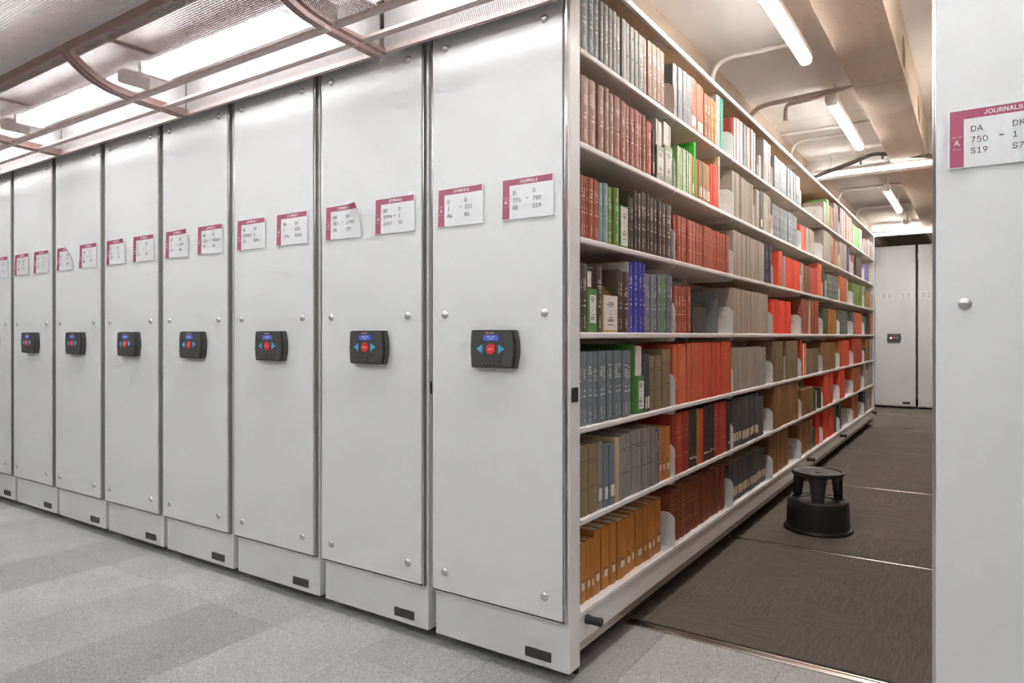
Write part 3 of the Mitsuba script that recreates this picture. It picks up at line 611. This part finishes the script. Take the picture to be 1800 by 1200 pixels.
RUNS = '''
1 1 16,77,1,262,gg,1;79,124,1,262,gg,1;129,172,1,260,gg,1;174,242,2,233,lg,1;245,311,2,235,lg,1;314,351,1,232,lg,1;364,443,2,238,lw,5;448,522,2,238,lw,5;523,568,1,233,lg,1;572,611,1,236,pk,1;626,720,2,245,pk,1;724,809,2,248,pk,1
2 1 12,238,4,247,ls,2;245,332,1,257,br2,6;334,436,1,250,br2,6;440,531,2,232,br2,1;537,636,2,233,ob2,1;639,701,1,281,lw,0;711,766,1,286,tl,0
3 1 12,5,1,227,dr,0;12,72,1,238,rw,7;75,158,1,249,rw,7;163,239,1,254,rw,7;242,288,1,253,lw,0;293,339,1,252,lw,0;345,459,2,262,rw,7;464,515,1,259,rw,7;526,571,1,134,bk,6;578,642,1,140,wh,0;716,905,4,271,wh,0
4 1 79,480,7,226,ls,2;490,905,6,223,ls,1
1 2 24,78,1,242,pk2,1;87,141,1,245,pk2,1;164,212,1,248,pk2,1;213,248,1,253,pk2,1;250,288,1,241,pk2,1;296,348,1,246,br,1;351,394,1,242,br,1;397,438,1,241,br,1;441,482,1,240,br,1;485,527,1,242,br,1;530,566,1,242,br,1;568,604,1,243,br,1;609,662,1,228,rb,1;665,687,1,203,bk,6
2 2 58,253,8,206,gw,7;255,283,1,197,ob,6;288,319,1,275,bg,0;322,356,1,198,br2,0;356,528,7,199,tb,6;531,565,1,217,hr,0;568,668,3,219,hr,2;672,701,1,284,cr,0
3 2 22,174,3,263,tn,4;183,455,7,254,tn,4;458,510,1,134,wh,0;517,615,2,242,tn,4;622,685,1,249,dk,6;693,905,4,251,tn,4
4 2 41,376,7,223,ls,1;393,829,5,230,sg,1
1 3 12,35,1,220,br,1;36,57,1,221,br,1;58,75,1,224,rb,1;82,120,1,224,rb,1;121,141,1,225,rb,1;142,167,1,222,rb,1;170,198,1,221,pb,1;202,231,1,225,pb,1;238,281,1,220,gn,1;288,329,1,224,gn,1;424,438,1,214,bk,1;441,473,1,210,bk,1;475,502,1,245,bk,1;510,543,1,241,bk,1;546,578,1,251,bk,1;581,610,1,253,bk,1;612,635,1,251,bk,1;640,679,1,243,bk,1;683,722,1,243,bk,1;728,767,1,245,bk,1;775,817,1,243,bk,1;822,888,1,243,bk,1
2 3 12,49,1,211,rb,2;51,182,3,213,rb,2;191,308,2,213,rb,2;318,422,2,213,rb,2;425,506,2,215,rb,2;509,597,2,214,rb,2;600,691,2,213,rb,2;695,790,2,209,rb,2;797,850,1,209,rb,2
3 3 22,369,8,256,tn,4;377,749,8,255,tn,4;760,802,1,257,nv,1;810,850,1,256,nv,1;857,905,1,257,nv,1
4 3 200,316,1,247,or,0;359,411,1,228,wh,0;416,905,7,229,or,0
1 4 13,24,1,245,bk,1;28,70,1,245,bk,1;144,186,1,247,bk,1;323,327,1,247,bk,1;329,370,1,244,bk,1;374,428,1,243,bk,1;435,478,1,286,bl,1;485,522,1,292,bl,1;524,555,1,292,bl,1;557,585,1,290,bl,1;593,650,4,251,gr,1;653,683,1,252,gr,1;689,726,1,253,sg,1;731,772,1,259,sg,1;775,793,1,257,gn2,0;799,838,1,266,sg,1;842,870,1,262,sg,1;874,902,1,259,gr,1
2 4 12,57,1,216,rb,1;60,98,1,217,rb,1;102,142,1,217,rb,1;148,191,1,224,rb,1;194,236,1,224,rb,1
3 4 17,498,11,260,tn,4;508,844,5,261,tn,4
4 4 12,618,9,236,hr,0
1 5 18,33,1,266,sg,1;34,75,1,266,sg,1;77,119,1,265,sg,1;120,156,1,265,sg,1;158,195,1,265,sg,1;196,222,1,266,sg,1;235,281,1,266,sg,1;284,322,1,266,sg,1;324,363,1,266,sg,1;367,420,1,265,sg,1;422,453,1,264,sg,1;587,609,1,246,dk,6;611,642,1,245,dk,6;645,696,1,235,bn,3;703,775,1,236,bn,3;783,888,2,263,bn,3
2 5 12,109,2,283,or2,2;114,188,1,283,or2,2;195,250,1,286,or2,2;254,386,4,288,or2,4;388,548,4,288,or3,4;550,722,5,287,or3,4;725,905,5,288,or3,2
3 5 12,628,14,253,gt,2;635,769,2,248,gt,0
4 5 66,351,5,283,bn,4;369,423,1,172,wh,0;432,836,4,285,bn,4
1 6 23,84,1,252,bn,3;87,121,1,253,bn,3;123,159,1,250,bn,3;165,202,1,251,gr2,8;205,242,1,237,sg,8;249,295,1,233,sg,8;298,336,1,250,cr,0;337,354,1,249,gr2,3;355,409,2,254,gr2,3;413,454,1,252,gr2,3;457,552,2,259,gr2,3;556,650,3,256,gr2,3;656,702,1,254,gr2,3;706,722,1,229,gr2,3;724,744,1,237,bl,1;749,826,2,238,ob,8;829,890,1,236,ob,8
2 6 12,42,2,288,dr,2;48,112,1,280,dr2,2;119,168,2,286,dr,2;170,212,1,283,dr,2;215,325,4,284,bk2,8;326,391,3,279,ob,2;393,423,1,275,or,0;427,605,6,285,bk2,8;611,823,7,285,dr2,2;829,905,2,278,bk2,8
3 6 17,580,12,283,ds,9;586,721,2,258,ds,0
4 6 66,847,9,297,bn2,4
5 6 65,534,6,213,bn2,4;558,641,1,185,dg,0;653,715,1,166,wh,0;828,905,1,185,bk,0
6 6 120,591,4,299,or,0
7 6 24,385,4,298,or,0
8 6 29,664,5,276,ob3,4
9 6 12,217,2,312,tn,0;234,377,1,206,wh,0;506,905,3,303,tn,4
1 7 50,104,1,216,ob,8;106,139,1,220,ob,8;141,163,1,218,ob,8;166,219,1,241,ob,8;230,294,1,237,ob,8;297,349,1,240,ob,8;359,435,1,233,ob,8;438,494,1,232,ob,8;496,534,1,237,ob,8;545,622,1,235,ob,8;625,650,1,245,ob,8;655,708,1,242,ob,8;711,750,1,241,ob,8;755,822,1,243,ob,8
2 7 12,-19,2,236,db,2;12,118,4,249,db,2;121,255,4,249,db,2;258,390,4,249,db,2;399,479,2,245,db,4;482,676,5,249,db,4;680,855,4,248,db,4
3 7 12,838,15,226,ds,9
4 7 12,607,9,274,bn2,4
5 7 12,606,8,256,bn2,4;628,740,1,163,dg,0;763,905,2,275,or,0
6 7 169,762,6,269,or,0;809,905,1,279,dg,0
7 7 129,272,1,262,dg,0
8 7 83,598,4,280,ob3,4
9 7 62,306,3,274,dk,0;349,905,4,278,tn,4
6 1 106,236,2,209,tn,0;245,366,1,253,gw,0;390,613,4,215,tb,0;645,905,4,284,gr2,0
7 1 82,372,3,290,rw,7;385,512,1,297,or,0;524,846,3,276,rw,7
8 1 12,537,5,237,bgr,0;552,762,2,254,wh,0
9 1 12,312,4,178,wh,0;336,683,3,209,hr,7;724,905,2,210,wh,7
5 2 12,212,1,195,hr2,0;219,582,5,201,tn,4
6 2 84,486,5,277,gt,0;506,653,1,265,br,6;674,905,2,251,tb,6
7 2 59,512,2,273,gt,0;550,682,1,264,nv,0;709,846,1,197,wh,0
8 2 12,115,1,215,br,0;321,762,1,228,bk,6
9 2 21,448,4,191,pu,0;474,905,4,193,wh,7
5 3 44,152,2,231,tn,0;160,400,4,222,br3,6;408,717,3,220,dr2,0;726,894,2,283,or2,0
6 3 43,156,1,252,bk,0;165,242,1,160,wh,0;276,893,7,225,gg2,1
7 3 36,524,2,258,ob4,0;550,629,1,251,wh,0
8 3 12,762,7,243,gn,0
9 3 12,77,1,254,wh,0;89,228,2,262,gn,0;252,551,3,193,ob,0;577,905,3,193,tn,0
5 4 87,272,2,283,br,4;280,357,1,279,rb,4;364,420,1,286,cr,0;439,582,2,282,br,4;594,778,2,289,rb,4
6 4 80,340,3,236,dg2,0;360,770,6,236,ob,6
7 4 59,544,5,245,gg2,2
8 4 29,188,2,256,gg2,0;202,762,4,250,or2,0
9 4 12,204,3,222,gg2,0;525,670,1,261,dk,0;683,905,2,260,or2,0
5 5 12,87,2,299,dr2,0;94,219,2,260,hr2,7;227,752,7,209,bn,4
6 5 12,715,9,258,bn2,4
7 5 24,261,3,263,ob3,0;273,676,4,271,hr2,0
8 5 15,746,6,288,dr2,4
9 5 12,181,2,174,bk,0;240,411,2,271,ob,0;423,538,1,269,dg2,0;564,905,4,274,tn,0
'''
book_rgb, book_ink, book_style, book_solid = [], [], [], []
def register(col, style, rng, solid=0):
    c = np.array(srgb(PAL[col])) * (1 + 0.16 * (rng.random() - 0.5)) * (1 + 0.04 * (np.array([rng.random() for _ in range(3)]) - 0.5))
    i = np.array(srgb(INK.get(style, '#777777')))
    if col in ('bn', 'bn2', 'db', 'ob', 'or', 'or2', 'or3') and style == 4: i = c * 0.55
    book_rgb.append(c); book_ink.append(i); book_style.append(style); book_solid.append(solid)
    return len(book_rgb) - 1
def arc(t, d=0.0042, n=5):
    s = np.linspace(0.06, 0.94, n)
    return [(d * (1 - (2 * k - 1) ** 2) * 0.95 - d, t * k) for k in s]
def cover_mesh(t, h, depth):
    c = min(0.0026, t * 0.2)
    out = [(-depth, 0), (-0.0042, 0)] + arc(t) + [(-0.0042, t), (-depth, t), (-depth, t - c), (-0.0075, t - c), (-0.0075, c), (-depth, c)]
    return extrude(Polygon(out), h)
def solid_mesh(t, h, depth):
    return extrude(Polygon([(-depth, 0), (-0.0042, 0)] + arc(t, n=4) + [(-0.0042, t), (-depth, t)]), h)
def book_uv(m, idx, t, h): return np.column_stack([idx + 0.04 + 0.92 * np.clip(m.vertices[:, 1] / t, 0, 1), np.clip(m.vertices[:, 2] / h, 0, 1)])
def label_mesh(t, z0, z1, w):
    a = [p for p in arc(t, n=9)]
    k = [(x, y) for x, y in a if abs(y / t - 0.5) < w / 2 + 0.06]
    poly = Polygon([(x + 0.0009, y) for x, y in k] + [(x + 0.0002, y) for x, y in k[::-1]])
    m = extrude(poly, z1 - z0); m.apply_translation([0, 0, z0])
    return m
ORD = ['first', 'second', 'third', 'fourth', 'fifth', 'sixth', 'seventh', 'eighth', 'ninth', 'tenth', 'eleventh', 'twelfth', 'thirteenth', 'fourteenth', 'fifteenth', 'sixteenth', 'seventeenth', 'eighteenth', 'nineteenth', 'twentieth',
       'twenty-first', 'twenty-second', 'twenty-third', 'twenty-fourth', 'twenty-fifth', 'twenty-sixth', 'twenty-seventh', 'twenty-eighth', 'twenty-ninth', 'thirtieth', 'thirty-first', 'thirty-second']
SHELF = ['top shelf', 'second shelf', 'third shelf', 'fourth shelf', 'fifth shelf', 'sixth shelf', 'bottom shelf']
BAYN = {1: 'nearest bay', 2: 'second bay', 3: 'third bay'}
rng = random.Random(11)
far_meshes, far_uv = [], []
plan = []
for line in RUNS.strip().splitlines():
    b, r, rest = line.split(' ', 2)
    seen, last = 0, 0.010
    for run in rest.split(';'):
        y0, y1, n, h, col, st = run.split(',')
        y0, y1, n, h, st = int(y0) / 1000, int(y1) / 1000, int(n), int(h) / 1000, int(st)
        w = np.array([1 + 0.35 * (rng.random() - 0.5) for _ in range(n)]); w = w / 1.0
        y = max(y0, last); y1 = max(y1, y + 0.013 * n)
        w = w * ((y1 - y) / w.sum())
        w = w * min(1, (0.907 - y) / w.sum()); last = y + w.sum() + 0.0006
        for k in range(n):
            plan.append((int(b), int(r), seen, y, max(0.004, w[k] - (0.0006 if n == 1 else 0.001)), h * (1 + (0.012 if n > 1 else 0.0) * (rng.random() - 0.5)), col, st, n))
            y += w[k]; seen += 1
for b, r, k, y, th, h, col, st, n in plan:
    depth = 0.165 + 0.02 * rng.random() + 0.10 * max(0, h - 0.24)
    x = (-0.022 if r == 7 else -0.004) - 0.008 * rng.random()
    at = (x, Y0 + (b - 1) * BAY + y, LEVELS[r - 1] + 0.0005)
    if b > 3:
        i = register(col, st, rng, 1)
        m = solid_mesh(th, h, depth)
        far_uv.append(book_uv(m, i, th, h)); m.apply_translation(at); far_meshes.append(m)
        continue
    i = register(col, st, rng)
    where = f'{ORD[k]} from the left on the {SHELF[r - 1]}, {BAYN[b]}'
    key = thing('book', f'{WORD[col]} bound volume, {where}', 'book', f'volumes on the {SHELF[r - 1]} of the {BAYN[b]}')
    m = cover_mesh(th, h, depth)
    part(key, 'cover', ply(m, 'book_cloth', uv=book_uv(m, i, th, h)), move(*at))
    c = min(0.0026, th * 0.2)
    part(key, 'pages', ply(box(-depth + 0.004, -0.0076, c, th - c, 0.003, h - 0.004), 'paper'), move(*at))
    lab = {6: (0.012, 0.062, 0.75, 'sticker'), 8: (0.040, 0.066, 0.42, 'sticker'), 9: (0.028, 0.078, 0.80, 'cream_sticker')}.get(st)
    if lab:
        z0, z1, wd, mt = lab
        if r == 6 and b == 1 and col in ('gr2', 'sg'): z0, z1, wd = 0.030, 0.075, 0.7
        if col == 'bk2': z0, z1, wd = 0.036, 0.045, 0.7
        dz = 0.008 * rng.random()
        part(key, 'spine_label', ply(label_mesh(th, z0 + dz, z1 + dz, wd), mt), move(*at), 'small white call number label')
far = cat(*far_meshes)
single('distant_books', ply(far, 'book_cloth', uv=np.vstack(far_uv)), 'rows of bound volumes in red, brown, green, grey and white on the far bays', 'books')
labels['distant_books']['kind'] = 'stuff'

# rows on the aisle side of the right-hand range, turned away from the camera
m_, u_ = [], []
for r in range(7):
    y = Y0 + 0.02
    while y < YEND - 0.1:
        col, st = rng.choice([('tn', 4), ('br', 1), ('sg', 1), ('or2', 4), ('gn', 1), ('bn', 3), ('dk', 1), ('rb', 2), ('ls', 1)])
        n, th, h = rng.randint(4, 12), 0.02 + 0.025 * rng.random(), 0.22 + 0.06 * rng.random()
        for _ in range(n):
            if y > YEND - 0.06: break
            if (y + th - Y0) % BAY < th + 0.006: y += 0.012; continue
            i = register(col, st, rng, 1)
            m = box(-0.17, -0.0042, 0, th * 0.97, 0, h)
            u_.append(book_uv(m, i, th, h))
            m.vertices = np.column_stack([1.0635 + 0.015 - m.vertices[:, 0], m.vertices[:, 1] + y, m.vertices[:, 2] + LEVELS[r] + 0.0005]); m.invert()
            m_.append(m); y += th
single('shelved_books', ply(cat(*m_), 'book_cloth', uv=np.vstack(u_)), 'bound volumes on the aisle side of the right-hand range, turned away from view', 'books')
labels['shelved_books']['kind'] = 'stuff'

tabs = {k: mi.Float(np.ascontiguousarray(v, np.float32)) for k, v in dict(r=np.array(book_rgb)[:, 0], g=np.array(book_rgb)[:, 1], b=np.array(book_rgb)[:, 2], ir=np.array(book_ink)[:, 0], ig=np.array(book_ink)[:, 1], ib=np.array(book_ink)[:, 2], s=book_style, o=book_solid).items()}
dr.eval(*tabs.values())
def band(v, c, w): return smoothstep(w, w * 0.55, dr.abs(v - c))
def cloth_fn(p, n, uv):
    i = mi.UInt32(dr.clip(dr.floor(uv.x), 0, len(book_rgb) - 1))
    u, v = uv.x - dr.floor(uv.x), uv.y
    g = lambda k: dr.gather(mi.Float, tabs[k], i)
    base, ink, s = mi.Color3f(g('r'), g('g'), g('b')), mi.Color3f(g('ir'), g('ig'), g('ib')), g('s')
    f = mi.Float(i)
    base = base * (0.90 + 0.20 * fbm(p.x * 40, p.y * 40, p.z * 16, 3))
    spine = n.x > 0.35
    inside = (u > 0.16) & (u < 0.84)
    jit = 0.03 * (cell_rand(f * 0.37, 4.0) - 0.5)
    # 1: white titles, a volume number and a shelf mark
    row = (v - 0.60 - jit) / 0.030
    wid = 0.15 + 0.15 * cell_rand(dr.floor(row), 3.0, f)
    t1 = (v > 0.60 + jit) & (v < 0.80 + jit) & (row - dr.floor(row) < 0.46) & (dr.abs(u - 0.5) < wid) & (cell_rand(dr.floor(row), 7.0, f) > 0.22)
    t1 |= (dr.abs(v - 0.47 - jit) < 0.010) & (dr.abs(u - 0.5) < 0.13)
    t1 |= (dr.abs(v - 0.40 - jit) < 0.012) & (dr.abs(u - 0.5) < 0.20)
    low = v / 0.032
    t1 |= (v > 0.05) & (v < 0.23) & (low - dr.floor(low) < 0.52) & (dr.abs(u - 0.5) < 0.05 + 0.11 * cell_rand(dr.floor(low), 2.0, f))
    t1 &= cell_rand(dr.floor(u * 18), dr.floor(v * 90), f) > 0.16
    # 2: gilt rules and lettering
    t2 = (dr.abs(v - 0.77) < 0.005) | (dr.abs(v - 0.70 - jit) < 0.009) | (dr.abs(v - 0.60 - jit) < 0.008)
    t2 = (t2 | (dr.abs(v - 0.30 + jit) < 0.012)) & inside & (noise(u * 9, v * 90, f * 3.1) > 0.42)
    # 3: dark rules
    t3 = ((dr.abs(v - 0.78) < 0.007) | (dr.abs(v - 0.735) < 0.007) | (dr.abs(v - 0.40 - jit) < 0.007)) & (u > 0.10) & (u < 0.9) & (noise(u * 5, v * 60, f * 1.7) > 0.30)
    t4 = (u < 0.07) | (u > 0.93)
    t5 = ((dr.abs(v - 0.80) < 0.022) | (dr.abs(v - 0.45) < 0.018)) & (u > 0.3) & (u < 0.75) & (cell_rand(f, 1.0) > 0.3)
    t7 = (u > 0.24) & (u < 0.88)
    t8 = ((dr.abs(v - 0.36 - 2 * jit) < 0.010) | (dr.abs(v - 0.33) < 0.006)) & (dr.abs(u - 0.5) < 0.22)
    is_ = lambda k: dr.abs(s - k) < 0.5
    m = (is_(1) & t1) | (is_(2) & t2) | (is_(3) & t3) | (is_(4) & t4) | (is_(5) & t5) | (is_(7) & t7) | (is_(8) & t8)
    strength = dr.select(is_(1), 0.85, dr.select(is_(4), 0.5, dr.select(is_(7), 0.95, 0.62)))
    col = dr.select(m & spine, base * (1 - strength) + ink * strength, base)
    top = (dr.abs(n.z) > 0.5) & (g('o') > 0.5)
    return dr.select(top, mi.Color3f(0.50, 0.43, 0.34), col)
mat('book_cloth', mikit.proc(cloth_fn), 0.52, spec=0.35)

# ---------------------------------------------------------------- magazine files, binders, papers
def magazine_file(y0, y1, z, hf, hb, card, label, text, x=-0.008, depth=0.135, tag_at=(0.12, 0.88, 0.15, 0.85)):
    w, th = y1 - y0, 0.003
    at = move(x, y0, z + 0.0005)
    t = thing('magazine_file', label, 'magazine file')
    side = Polygon([(-depth, 0), (0, 0), (0, hf), (-0.02, hf), (-depth * 0.8, hb), (-depth, hb)])
    sd = lambda y: frame(extrude(side, th), (1, 0, 0), (0, 0, 1), (0, -1, 0), (0, y + th, 0))
    part(t, 'box', ply(cat(sd(0), sd(w - th), box(-th, 0, th, w - th, 0, hf), box(-depth, -depth + th, th, w - th, 0, hb), box(-depth, 0, th, w - th, 0, th)), card), at)
    a, b, c, d = tag_at
    part(t, 'label', ply(box(0.0001, 0.0008, w * a, w * b, hf * c, hf * d), 'white_paper'), at, 'white paper label on the front')
    rows = [box(0.0008, 0.0011, w * 0.5 - w * k, w * 0.5 + w * k, hf * q - 0.0016, hf * q + 0.0016) for k, q in text]
    part(t, 'lettering', ply(cat(*rows), 'dark_print'), at)
lines = [(0.18, 0.80), (0.24, 0.75), (0.14, 0.70), (0.04, 0.58), (0.04, 0.50), (0.12, 0.40), (0.22, 0.34), (0.2, 0.30), (0.2, 0.20)]
def papers(y0, y1, z, h, x, label, m='white_paper', depth=0.11):
    t = thing('papers', label, 'papers')
    n = max(3, int((y1 - y0) / 0.011))
    for k in range(n):
        a, b = y0 + (y1 - y0) * k / n, y0 + (y1 - y0) * (k + 1) / n - 0.0008
        hh = h * (1 - 0.03 * rng.random())
        part(t, 'sheaf', ply(bbox(x - depth, x - 0.004 * rng.random(), a, b, z + 0.0045, z + hh, 0.001), m))
Ya, Z2, Z3, Z4, Z5 = Y0, LEVELS[1], LEVELS[2], LEVELS[3], LEVELS[4]
magazine_file(Ya + 0.717, Ya + 0.801, Z2, 0.152, 0.19, 'olive_card', 'green magazine file of white papers on the second shelf, left of two', lines)
papers(Ya + 0.722, Ya + 0.796, Z2, 0.270, -0.014, 'white papers standing in the left green file, second shelf')
magazine_file(Ya + 0.808, Ya + 0.902, Z2, 0.172, 0.19, 'olive_card', 'green magazine file of white papers on the second shelf, right of two', lines)
papers(Ya + 0.813, Ya + 0.897, Z2, 0.280, -0.014, 'white papers standing in the right green file, second shelf')
magazine_file(Ya + 0.346, Ya + 0.416, Z3, 0.165, 0.205, 'green_card', 'green magazine file with a large white label on the third shelf', lines, tag_at=(0.04, 0.96, 0.04, 0.96))
magazine_file(Ya + 0.072, Ya + 0.141, Z4, 0.158, 0.168, 'green_card', 'green magazine file with a white label on the fourth shelf', lines, tag_at=(0.2, 0.9, 0.2, 0.86))
magazine_file(Ya + 0.193, Ya + 0.319, Z4, 0.141, 0.225, 'kraft_card', 'brown cardboard magazine file with a white label on the fourth shelf', lines, tag_at=(0.06, 0.97, 0.06, 0.99))
magazine_file(Ya + 0.505, Ya + 0.577, Z5, 0.157, 0.195, 'green_card', 'green magazine file with a white label on the fifth shelf', lines, tag_at=(0.25, 0.95, 0.12, 0.86))
papers(Ya + 0.510, Ya + 0.572, Z5, 0.285, -0.014, 'tall white papers standing in the green file, fifth shelf')
t = thing('binder', 'black binder with a white label standing in the green file, fourth shelf', 'binder')
part(t, 'cover', ply(bbox(-0.130, -0.016, Ya + 0.077, Ya + 0.136, Z4 + 0.0045, Z4 + 0.240, 0.002), 'black_plastic'))
part(t, 'label', ply(box(-0.0159, -0.0152, Ya + 0.082, Ya + 0.112, Z4 + 0.165, Z4 + 0.222), 'white_paper'), label='white label on the spine')
single('folder', ply(bbox(-0.20, -0.014, Ya + 0.4290, Ya + 0.4340, Z4 + 0.0005, Z4 + 0.287, 0.001), 'white_paper'), 'thin tall white folder left of the blue volumes, fourth shelf', 'folder')
single('folder', ply(bbox(-0.26, -0.012, Ya + 0.486, Ya + 0.4905, Z5 + 0.0005, Z5 + 0.288, 0.001), 'green_card'), 'tall green folder left of the green file, fifth shelf', 'folder')
# grey sheet metal bookend
yb = Y0 + BAY + 0.722
pl = rrect(-0.235, -0.030, 0.0, 0.236, 0.03).union(sbox(-0.235, 0, -0.030, 0.05)).difference(rrect(-0.170, -0.095, -0.05, 0.165, 0.037, 8))
single('bookend', ply(cat(frame(extrude(pl, 0.002), (1, 0, 0), (0, 0, 1), (0, -1, 0), (0, yb + 0.002, LEVELS[3])), box(-0.170, -0.095, yb - 0.12, yb, LEVELS[3] + 0.0002, LEVELS[3] + 0.0018)), 'bookend_grey'), 'dark grey sheet metal bookend with an arched opening, right of brown volumes', 'bookend')
# white carton on the fifth shelf far down and the black box with a white front
# ---------------------------------------------------------------- kick stool
SX, SY = 0.330, 2.562
at = move(SX, SY, 0)
t = thing('kick_stool', 'round black plastic kick-step stool standing in the aisle', 'step stool')
part(t, 'base_ring', ply(lathe([(0.176, 0.004), (0.196, 0.002), (0.1995, 0.010), (0.196, 0.020), (0.183, 0.026), (0.176, 0.026), (0.176, 0.004)], 48), 'stool_plastic', 40), at)
part(t, 'drum', ply(lathe([(0.170, 0.012), (0.1835, 0.018), (0.182, 0.06), (0.181, 0.062), (0.181, 0.066), (0.1795, 0.12), (0.178, 0.172), (0.174, 0.186), (0.165, 0.193), (0.150, 0.192), (0.146, 0.187), (0.105, 0.186), (0.09, 0.180), (0.0, 0.178)], 48), 'stool_plastic', 35), at)
part(t, 'step_tread', ply(lathe([(0.10, 0.1855), (0.104, 0.189), (0.142, 0.1895), (0.146, 0.1865)], 48), 'stool_pad', 35), at)
def leg():
    w0, w1, z0, z1 = 0.033, 0.058, 0.182, 0.345
    v, n = [], 7
    for z, w, r in ((z0, w0, 0.150), (z1 - 0.04, w1 * 0.83, 0.143), (z1, w1, 0.141)):
        for rr in (r, r - 0.022):
            for k in range(n):
                a = (k / (n - 1) - 0.5) * 2 * w / r
                v.append((rr * math.cos(a), rr * math.sin(a), z))
    f = []
    for lv in range(2):
        o, q = lv * 2 * n, (lv + 1) * 2 * n
        for k in range(n - 1):
            f += [[o + k, o + k + 1, q + k + 1], [o + k, q + k + 1, q + k], [o + n + k, q + n + k + 1, o + n + k + 1], [o + n + k, q + n + k, q + n + k + 1]]
        for a, b, c, d in ((o, q, q + n, o + n), (o + n - 1, o + 2 * n - 1, q + 2 * n - 1, q + n - 1)): f += [[a, b, c], [a, c, d]]
    for k in range(n - 1):
        f += [[k, n + k + 1, k + 1], [k, n + k, n + k + 1]]
        q = 4 * n
        f += [[q + k, q + k + 1, q + n + k + 1], [q + k, q + n + k + 1, q + n + k]]
    m = trimesh.Trimesh(np.array(v), np.array(f), process=False); m.fix_normals()
    return m
leg_ply = ply(leg(), 'stool_plastic', 40)
cam = math.degrees(math.atan2(EYE[1] - SY, EYE[0] - SX))
for k in range(3): part(t, 'leg', leg_ply, at @ T().rotate([0, 0, 1], cam + 120 * k))
part(t, 'seat_rim', ply(lathe([(0.118, 0.340), (0.146, 0.340), (0.1515, 0.347), (0.1525, 0.357), (0.149, 0.3635), (0.143, 0.364), (0.138, 0.359), (0.118, 0.354), (0.118, 0.340)], 48), 'stool_plastic', 40), at)
part(t, 'seat_pad', ply(lathe([(0, 0.3395), (0.137, 0.3395), (0.137, 0.355), (0.130, 0.358), (0.03, 0.356), (0.022, 0.352), (0, 0.352)], 48), 'stool_pad', 35), at)
part(t, 'seat_hub', ply(lathe([(0, 0.3525), (0.017, 0.3525), (0.015, 0.3575), (0, 0.3585)], 24), 'stool_plastic', 35), at)
